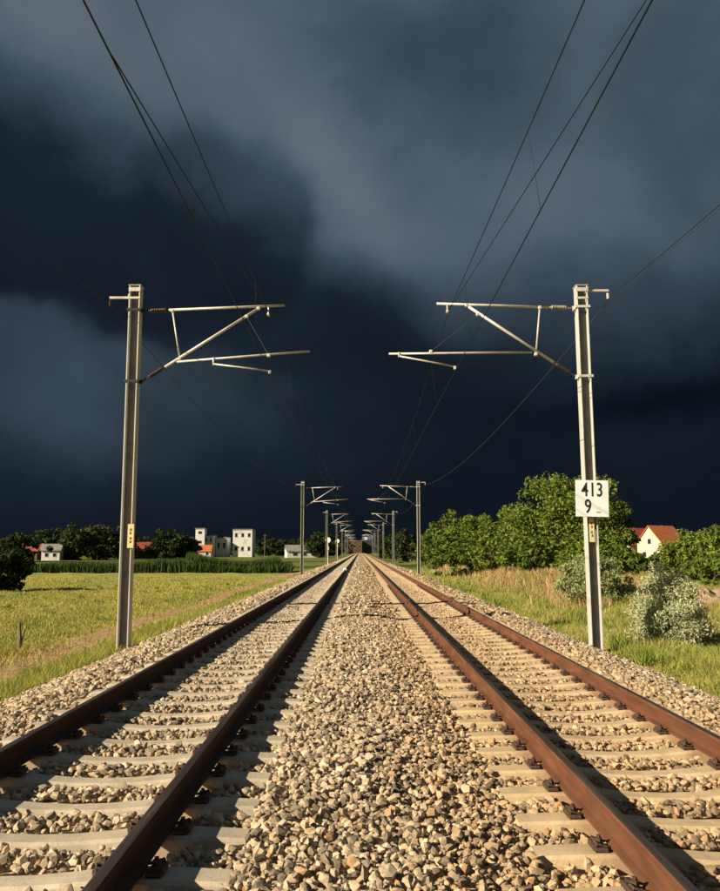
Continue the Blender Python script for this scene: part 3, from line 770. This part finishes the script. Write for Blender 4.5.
px_tree('broadleaf_tree', 470, 52, 510, 80, 'rounded bright green tree between the low bushy tree and the second right mast', 'tree', M_LEAF, .145, 72, 120, group=G1, low=0.0)
px_tree('broadleaf_tree', 440, 40, 521, 95, 'shaded green tree right beside the second right mast', 'tree', M_LEAF2, .22, 45, 70, group=G1, low=0.0)
for k, (pc, pw, tp, Y, lb) in enumerate(((424, 26, 524, 120, 'dark tree directly behind the second right mast'), (408, 24, 526, 150, 'dark tree between the second and third right masts'),
        (396, 22, 530, 190, 'dark tree beside the third right mast'), (386, 20, 531, 240, 'distant dark tree nearest to the end of the right track'))):
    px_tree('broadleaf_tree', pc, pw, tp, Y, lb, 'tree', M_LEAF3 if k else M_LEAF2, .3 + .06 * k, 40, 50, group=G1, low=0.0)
px_tree('broadleaf_tree', 693, 56, 527, 52, 'yellowish green tree in front of the orange roofed house', 'tree', M_LEAF, .125, 70, 120, group=G1, low=.0)
px_tree('broadleaf_tree', 722, 46, 524, 47, 'bright green tree cut off by the right edge', 'tree', M_LEAF, .125, 60, 120, group=G1, low=.0)
px_tree('shrub', 648, 60, 551, 56, 'dark green shrub below the orange roof', 'shrub', M_LEAF2, .17, 45, 70, low=0.0)
px_tree('shrub', 613, 44, 540, 50, 'leafy green shrub close behind the mast with the number sign', 'shrub', M_LEAF2, .15, 40, 70, low=0.0)
px_tree('shrub', 692, 44, 556, 42, 'dark shrub behind the stone heap by the right edge', 'shrub', M_LEAF2, .15, 40, 70, low=0.0)
px_tree('shrub', 712, 36, 548, 38, 'light green shrub at the right edge above the stone heap', 'shrub', M_LEAF, .13, 40, 60, low=0.0)
for k, (pc, pw, tp, Y, lb) in enumerate(((455, 50, 535, 68, 'low shrub filling the gap under the rounded tree'), (490, 50, 537, 64, 'low shrub under the bushy tree left of the big tree'), (530, 54, 535, 58, 'low shrub at the left foot of the big round tree'), (575, 50, 540, 54, 'low shrub at the foot of the big tree behind the sign'))):
    px_tree('shrub', pc, pw, tp, Y, lb, 'shrub', M_LEAF if k % 2 else M_LEAF2, .17, 45, 60, low=0.0)
# the two pale bushes on the bank
px_tree('silver_shrub', 666, 70, 563, 18.9, 'rounded silvery bush standing alone on the right bank', 'shrub', M_SILV, .044, 200, 95, low=0.0, cone=.22, asp=.34, up=.5, trunk=.12)
px_tree('silver_shrub', 591, 72, 550, 32, 'grey-green bush behind the foot of the nearest right mast', 'shrub', M_SILV2, .078, 110, 85, low=0.0, cone=.5, asp=.34, up=.5, trunk=.12)
# left side
px_tree('shrub', 4, 50, 542, 50, 'very dark bush at the left edge of the meadow', 'shrub', M_LEAF3, .17, 70, 70, low=0.0)
G2 = 'trees along the far side of the left meadow'
ft = [(18, 40, 531, 190), (48, 34, 529, 240), (76, 26, 525, 215), (100, 38, 523, 225), (122, 26, 530, 250), (150, 30, 533, 290), (172, 34, 527, 235), (186, 22, 533, 240), (222, 24, 536, 480), (268, 24, 536, 420), (284, 18, 539, 430), (318, 24, 531, 300), (300, 16, 537, 460), (334, 20, 534, 400)]
fl = ['broad dark tree at the far left of the skyline', 'dark tree behind the little white house', 'olive green tree right of the little white house', 'tallest olive tree between the white house and the left mast',
      'dark tree just left of the nearest left mast', 'low dark tree behind the red roof', 'dark tree with uneven top left of the white tower', 'small dark tree touching the white tower', 'low dark tree between the white tower and the big white block',
      'dark tree right of the big white block', 'low dark tree left of the second left mast', 'dark tree behind the third left mast', 'far dark tree beside the long grey shed', 'far dark tree nearest to the end of the left track']
for k, ((pc, pw, tp, Y), lb) in enumerate(zip(ft, fl)):
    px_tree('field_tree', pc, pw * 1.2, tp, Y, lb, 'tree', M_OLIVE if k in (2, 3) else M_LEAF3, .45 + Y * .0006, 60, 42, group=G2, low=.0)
# far wooded skyline: one mass
pts = []
for k in range(420):
    x = RNG.uniform(-560, 620); y = RNG.uniform(640, 900)
    hgt = RNG.uniform(6, 12) * (1 if abs(x) > 40 else 1.25); n = 60
    q = RNG.normal(size=(n, 3)); q /= np.linalg.norm(q, axis=1)[:, None]; q *= RNG.random((n, 1)) ** .4 * np.array([8, 6, hgt * .55])
    pts.append(q + np.array([x, y, hgt * .45 - .8]))
pts = np.concatenate(pts); pts = pts[pts[:, 2] > -.9]
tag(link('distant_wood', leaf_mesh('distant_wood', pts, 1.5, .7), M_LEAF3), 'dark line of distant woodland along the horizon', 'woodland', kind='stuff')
# reeds
def reeds(px0, px1, y0, y1, h, n, label, w=.05):
    Y = RNG.uniform(y0, y1, n); X = (RNG.uniform(px0, px1, n) - 360) / F * Y
    hh_ = h * RNG.uniform(.55, 1.15, n) * (.8 + .3 * np.sin(X * .35) * np.sin(X * .13 + 1)); b = np.stack([X, Y, gz(X, Y)], -1)
    a = RNG.uniform(0, 6.28, n); sd = np.stack([np.cos(a), np.sin(a), 0 * a], -1) * w
    tip = b + np.stack([RNG.normal(0, .2, n), RNG.normal(0, .2, n), hh_], -1); mid = b * .45 + tip * .55 + sd * 1.4
    v = np.stack([b - sd, b + sd, mid, tip], 1)
    me = npmesh('reeds', v.reshape(-1, 3), (np.array([[0, 1, 2, 3]]) + 4 * np.arange(n)[:, None]), np.repeat(RNG.random(n), 4))
    return tag(link('reeds', me, M_REED), label, 'reeds', kind='stuff')
reeds(-60, 292, 91, 99, 1.45, 42000, 'long dark green belt of reeds across the left meadow', .055)
reeds(190, 281, 92, 97, 2.15, 15000, 'taller dark clump of reeds at the right end of the belt', .055)

# grass blades
def blades(X, Y, h, w, lean=.5):
    n = len(X); b = np.stack([X, Y, gz(X, Y) - .01], -1); a = RNG.uniform(0, 6.28, n)
    sd = np.stack([np.cos(a), np.sin(a), 0 * a], -1) * w[:, None]
    tip = b + np.stack([RNG.normal(0, lean, n) * h, RNG.normal(0, lean, n) * h, h], -1)
    return np.stack([b - sd, b + sd, tip], 1).reshape(-1, 3)
def scatter(n, side, y0, y1, xin, xout, hfun, seedv):
    Y = y0 * (y1 / y0) ** RNG.random(n * 2); lim = np.minimum(.475 * Y + 1.5, xout)
    ok = lim > xin; Y = Y[ok]; lim = lim[ok]
    X = xin + (lim - xin) * RNG.random(len(Y)) ** 1.15
    X, Y = X[:n], Y[:n]
    # tufts: pull the blades towards scattered centres
    tx = np.round(X / .22 + .3 * np.sin(Y * 9)) * .22; ty = np.round(Y / .25 + .3 * np.sin(X * 7)) * .25
    k = RNG.uniform(0, .75, len(X)); X = X * (1 - k) + tx * k + RNG.normal(0, .02, len(X)); Y = Y * (1 - k) + ty * k + RNG.normal(0, .02, len(X))
    X = X * side
    h = hfun(X, Y); keep = h > .015; X, Y, h = X[keep], Y[keep], h[keep]
    h *= RNG.uniform(.5, 1.3, len(X))
    return blades(X, Y, h, .006 + Y * .00045)
def h_left(X, Y):
    nz = .5 + .5 * np.sin(X * 1.1 + 2 * np.sin(Y * .4)) * np.sin(Y * .7 + X * .3)
    h = .07 + .09 * nz + .16 * sm(-X, 6.3, 5.6) * (X > -6.6)
    path = np.exp(-((X + 7.3 + .35 * np.sin(Y * .3)) / 1.05) ** 4)
    return np.where(RNG.random(len(X)) < path * .93, 0, h)
def h_right(X, Y):
    nz = .5 + .5 * np.sin(X * 1.7 + 2 * np.sin(Y * .55)) * np.sin(Y * .8 - X * .6)
    return (.13 + .22 * nz) * (.45 + .55 * sm(X, 5.3, 6.4)) + .12 * sm(X, 9, 11)
def weeds(n, side, xa, xb, y0, y1, h0, h1):
    cx_ = side * RNG.uniform(xa, xb, n); cy_ = y0 * (y1 / y0) ** RNG.random(n); X, Y, H = [], [], []
    for a, b in zip(cx_, cy_):
        m_ = RNG.integers(25, 60); r = RNG.uniform(.06, .2); X.append(a + RNG.normal(0, r, m_)); Y.append(b + RNG.normal(0, r, m_)); H.append(RNG.uniform(.5, 1, m_) * RNG.uniform(h0, h1))
    X, Y, H = map(np.concatenate, (X, Y, H)); k = np.abs(X) > 5.0
    return blades(X[k], Y[k], H[k], .009 + Y[k] * .00045, .35)
wd = np.concatenate([weeds(260, 1, 5.2, 11, 10, 55, .2, .5), weeds(120, -1, 5.1, 6.2, 10, 60, .2, .38), weeds(90, -1, 8.5, 22, 18, 60, .15, .3)])
nw = len(wd) // 3
tag(link('weeds', npmesh('weeds', wd, np.arange(3 * nw).reshape(-1, 3), np.repeat(RNG.random(nw), 3)), M_WEED), 'scattered tufts of taller green weeds in the grass', 'weeds', kind='stuff')
bl = np.concatenate([scatter(105000, -1, 10, 75, 5.15, 40, h_left, 1), scatter(120000, 1, 9.5, 75, 5.2, 30, h_right, 2)])
nb = len(bl) // 3
tag(link('grass', npmesh('grass', bl, np.arange(3 * nb).reshape(-1, 3), np.repeat(RNG.random(nb), 3)), M_GRASS), 'short meadow grass and rough weeds on both sides of the line', 'grass', kind='stuff')

n = 26000; Y = 30 * (100 / 30) ** RNG.random(n); X = RNG.normal(11.0, 1.5, n) + .02 * (Y - 30); clump = np.sin(Y * .55) * np.sin(X * 1.3 + Y * .21) > -.15
X, Y = X[clump], Y[clump]; db = blades(X, Y, RNG.uniform(.25, .75, len(X)), .008 + Y * .0005, .3)
tag(link('dry_grass', npmesh('dry_grass', db, np.arange(len(db)).reshape(-1, 3), np.repeat(RNG.random(len(db) // 3), 3)), M_DRY), 'tall reddish dry grass along the top of the right bank', 'grass', kind='stuff')
# a heap of stone and earth by the right edge
hp = at(703, 590, 27); hz = float(gz(hp.x, 27))
def heap():
    m = MB(); bmesh.ops.create_icosphere(m.bm, subdivisions=4, radius=1)
    for v in m.bm.verts:
        c = v.co.copy(); k = 1 + .28 * mnoise.noise(c * 2.1) + .12 * mnoise.noise(c * 6)
        v.co = Vector((c.x * 1.35 * k, c.y * 1.1 * k, max(-.2, c.z * .85 * k)))
    return m
ho = heap().build('rubble_heap', M_RUBBLE); ho.location = (hp.x, 27, hz - .1); tag(ho, 'low heap of reddish rubble by the right edge', 'heap')

# ------------------------------------------------------------------ buildings
def gable_house(name, loc, L_, W_, H, rise, rz, wall, roof, label, windows=(), chimney=True, over=.4):
    """ridge along local x; gable ends at +-x"""
    t = thing(name, loc, label, 'house', None, rz)
    x, y = L_ / 2, W_ / 2
    m = MB(); m.poly([(-x, -y, 0), (x, -y, 0), (x, y, 0), (-x, y, 0), (-x, -y, H), (x, -y, H), (x, y, H), (-x, y, H), (-x, 0, H + rise), (x, 0, H + rise)],
                     [(0, 1, 5, 4), (2, 3, 7, 6), (1, 2, 6, 9, 5), (3, 0, 4, 8, 7), (0, 3, 2, 1)]); m.build('wall', wall, t)
    X, Yv = x + over, y + over; e = H - rise * over / y; th = .18
    m = MB(); m.poly([(-X, -Yv, e), (X, -Yv, e), (X, 0, H + rise + .02), (-X, 0, H + rise + .02), (X, Yv, e), (-X, Yv, e),
                      (-X, -Yv, e + th), (X, -Yv, e + th), (X, 0, H + rise + th + .05), (-X, 0, H + rise + th + .05), (X, Yv, e + th), (-X, Yv, e + th)],
                     [(0, 1, 2, 3), (3, 2, 4, 5), (6, 9, 8, 7), (9, 11, 10, 8), (0, 6, 7, 1), (5, 4, 10, 11), (0, 3, 9, 6), (3, 5, 11, 9), (1, 7, 8, 2), (2, 8, 10, 4)]); r = m.build('roof', roof, t)
    if chimney: MB().box((x * .4, y * .25, H + rise * .9), (.6, .6, 1.5)).build('chimney', M_TILE2, r)
    for (side, a, z, w, h) in windows:
        if side in ('-x', '+x'):
            s = -1 if side == '-x' else 1; f = MB().box((s * (x + .02), a, z), (.08, w + .2, h + .2)).build('window', M_WHITE, t); MB().box((s * (x + .05), a, z), (.06, w, h)).build('pane', M_PANE, f)
        else:
            s = -1 if side == '-y' else 1; f = MB().box((a, s * (y + .02), z), (w + .2, .08, h + .2)).build('window', M_WHITE, t); MB().box((a, s * (y + .05), z), (w, .06, h)).build('pane', M_PANE, f)
    return t
Yh = 190; c = at(661, 540, Yh)
gable_house('house', (c.x, Yh, -1.2), 9.0, 7.0, 4.6, 4.0, R(33), M_CREAM, M_TILE, 'cream house with a bright orange tiled roof behind the trees', [('-x', -1.5, 1.9, 1.0, 1.2), ('-x', 1.5, 1.9, 1.0, 1.2), ('-x', 0, 5.0, .9, 1.2), ('-y', -2, 3.0, 1.1, 1.2), ('-y', 2, 3.0, 1.1, 1.2)])
c = at(632, 540, 200)
gable_house('house', (c.x, 200, -1.2), 8, 6.5, 4.4, 3.9, R(24), M_CREAM, M_TILE2, 'house with a dark red roof left of the orange roofed one', [('-y', 0, 2.5, 1.2, 1.3), ('-x', 0, 4.6, 1.0, 1.2)])
c = at(53, 550, 210)
gable_house('house', (c.x, 210, -1.0), 4.6, 4.5, 2.8, 1.4, R(8), M_WHITE, M_GREYROOF, 'tiny white house at the far side of the left meadow', [('-y', -1, 1.5, .8, .9), ('-y', 1, 1.5, .8, .9)], False)
c = at(41, 550, 216)
gable_house('house', (c.x - 1.5, 216, -1.0), 4, 4.5, 2.6, 1.8, R(-10), M_BROWN, M_TILE2, 'small brown house just left of the tiny white one', [('-y', 0, 1.5, .9, .9)], False)
c = at(143, 545, 260)
gable_house('house', (c.x, 260, -1.0), 8, 7, 2.6, 2.6, R(12), M_BROWN, M_TILE2, 'low house with a dull red roof right of the nearest left mast', [('-y', -2, 1.4, 1, 1), ('-y', 2, 1.4, 1, 1)])
def block(name, px0, px1, top, Y, dep, label, wall, rows, cols, roof=M_GREYROOF, rz=0.0):
    a, b = at(px0, top, Y), at(px1, top, Y); w = b.x - a.x; h = a.z + 1.0
    t = thing(name, ((a.x + b.x) / 2, Y, -1.0), label, 'building', 'white works buildings' if wall is M_WHITE else None, rz)
    MB().box((0, 0, h / 2), (w, dep, h)).build('wall', wall, t)
    MB().box((0, 0, h + .15), (w + .5, dep + .5, .3)).build('roof', roof, t)
    for r_ in range(rows):
        for k in range(cols):
            x = -w / 2 + w * (k + .5) / cols; z = h * (r_ + .6) / rows
            f = MB().box((x, -dep / 2 - .02, z), (w / cols * .40, .1, h / rows * .30)).build('window', M_GREYROOF, t); MB().box((x, -dep / 2 - .06, z), (w / cols * .32, .06, h / rows * .24)).build('pane', M_PANE, f)
    return t
block('tower_block', 197, 206, 529, 330, 5, 'narrow white tower of the works beyond the meadow', M_WHITE, 3, 1)
block('works_building', 206, 215, 536, 334, 8, 'lower white annex joined right of the narrow white tower', M_WHITE, 2, 2)
c = at(203, 547, 322)
gable_house('house', (c.x, 322, -1.0), 7, 5, 2.6, 2.2, R(5), M_WHITE, M_TILE, 'low white house with an orange roof at the foot of the white tower', [('-y', -2, 1.4, 1, 1), ('-y', 2, 1.4, 1, 1)], False)
block('works_building', 218, 229, 538, 340, 9, 'small white block midway between the tower and the big block', M_WHITE, 1, 2)
t = block('works_building', 235, 254, 530, 340, 10, 'big white block of the works with stepped top', M_WHITE, 2, 3)
MB().box((-1.2, .5, 9.3), (4.2, 6, 1.6)).build('roof_house', M_WHITE, t)
# pole, shed, signals, end of the line
c = at(265, 534, 330); m = MB(); m.tube((0, 0, -.3), (0, 0, c.z + 1), .16, .1); po = thing('utility_pole', (c.x, 330, -1.0), 'thin pale pole right of the big white block', 'pole'); m.build('shaft', M_WOOD, po); MB().box((0, 0, c.z + .3), (1.6, .12, .14)).build('crossarm', M_WOOD, po)
c = at(303, 545, 300)
gable_house('shed', (c.x, 300, -1.0), 13, 6, 2.6, 2.0, R(14), M_WHITE, M_GREYROOF, 'long low grey-roofed shed left of the far left masts', [('-y', -3.5, 1.3, 1.6, 1.0), ('-y', 0, 1.3, 1.6, 1.0), ('-y', 3.5, 1.3, 1.6, 1.0)], False)['category'] = 'shed'
def signal(px, py, Y, label):
    c = at(px, py, Y); z = float(gz(c.x, Y)); t = thing('signal_post', (c.x, Y, z), label, 'signal', 'line side signals')
    h = c.z - z; MB().tube((0, 0, -.2), (0, 0, h), .07).build('post', M_MAST, t)
    m = MB(); m.tube((0, -.10, h), (0, -.06, h), .45 if Y < 200 else .55, n=20); m.build('disc', M_PLATE, t); MB().box((0, -.05, h - 1.4), (.35, .2, .6), bev=.03).build('box', M_WHITE, t)
signal(328, 540, 130, 'white round signal disc beside the third left mast'); signal(337.5, 541, 215, 'smaller white signal disc beyond the third left mast')
block('station_building', 344, 362, 541, 660, 10, 'brownish building where the tracks end in the distance', M_BROWN, 1, 4)
t = block('silo_building', 362, 376, 536, 665, 10, 'dark tower building with a blue panel at the end of the tracks', M_DARKSTEEL, 3, 3)
MB().box((1.5, -5.2, 13), (4, .15, 2.4)).build('panel', M_BLUE, t); MB().box((-2.6, -5.2, 13), (2.4, .15, 2.2)).build('panel', M_WHITE, t)
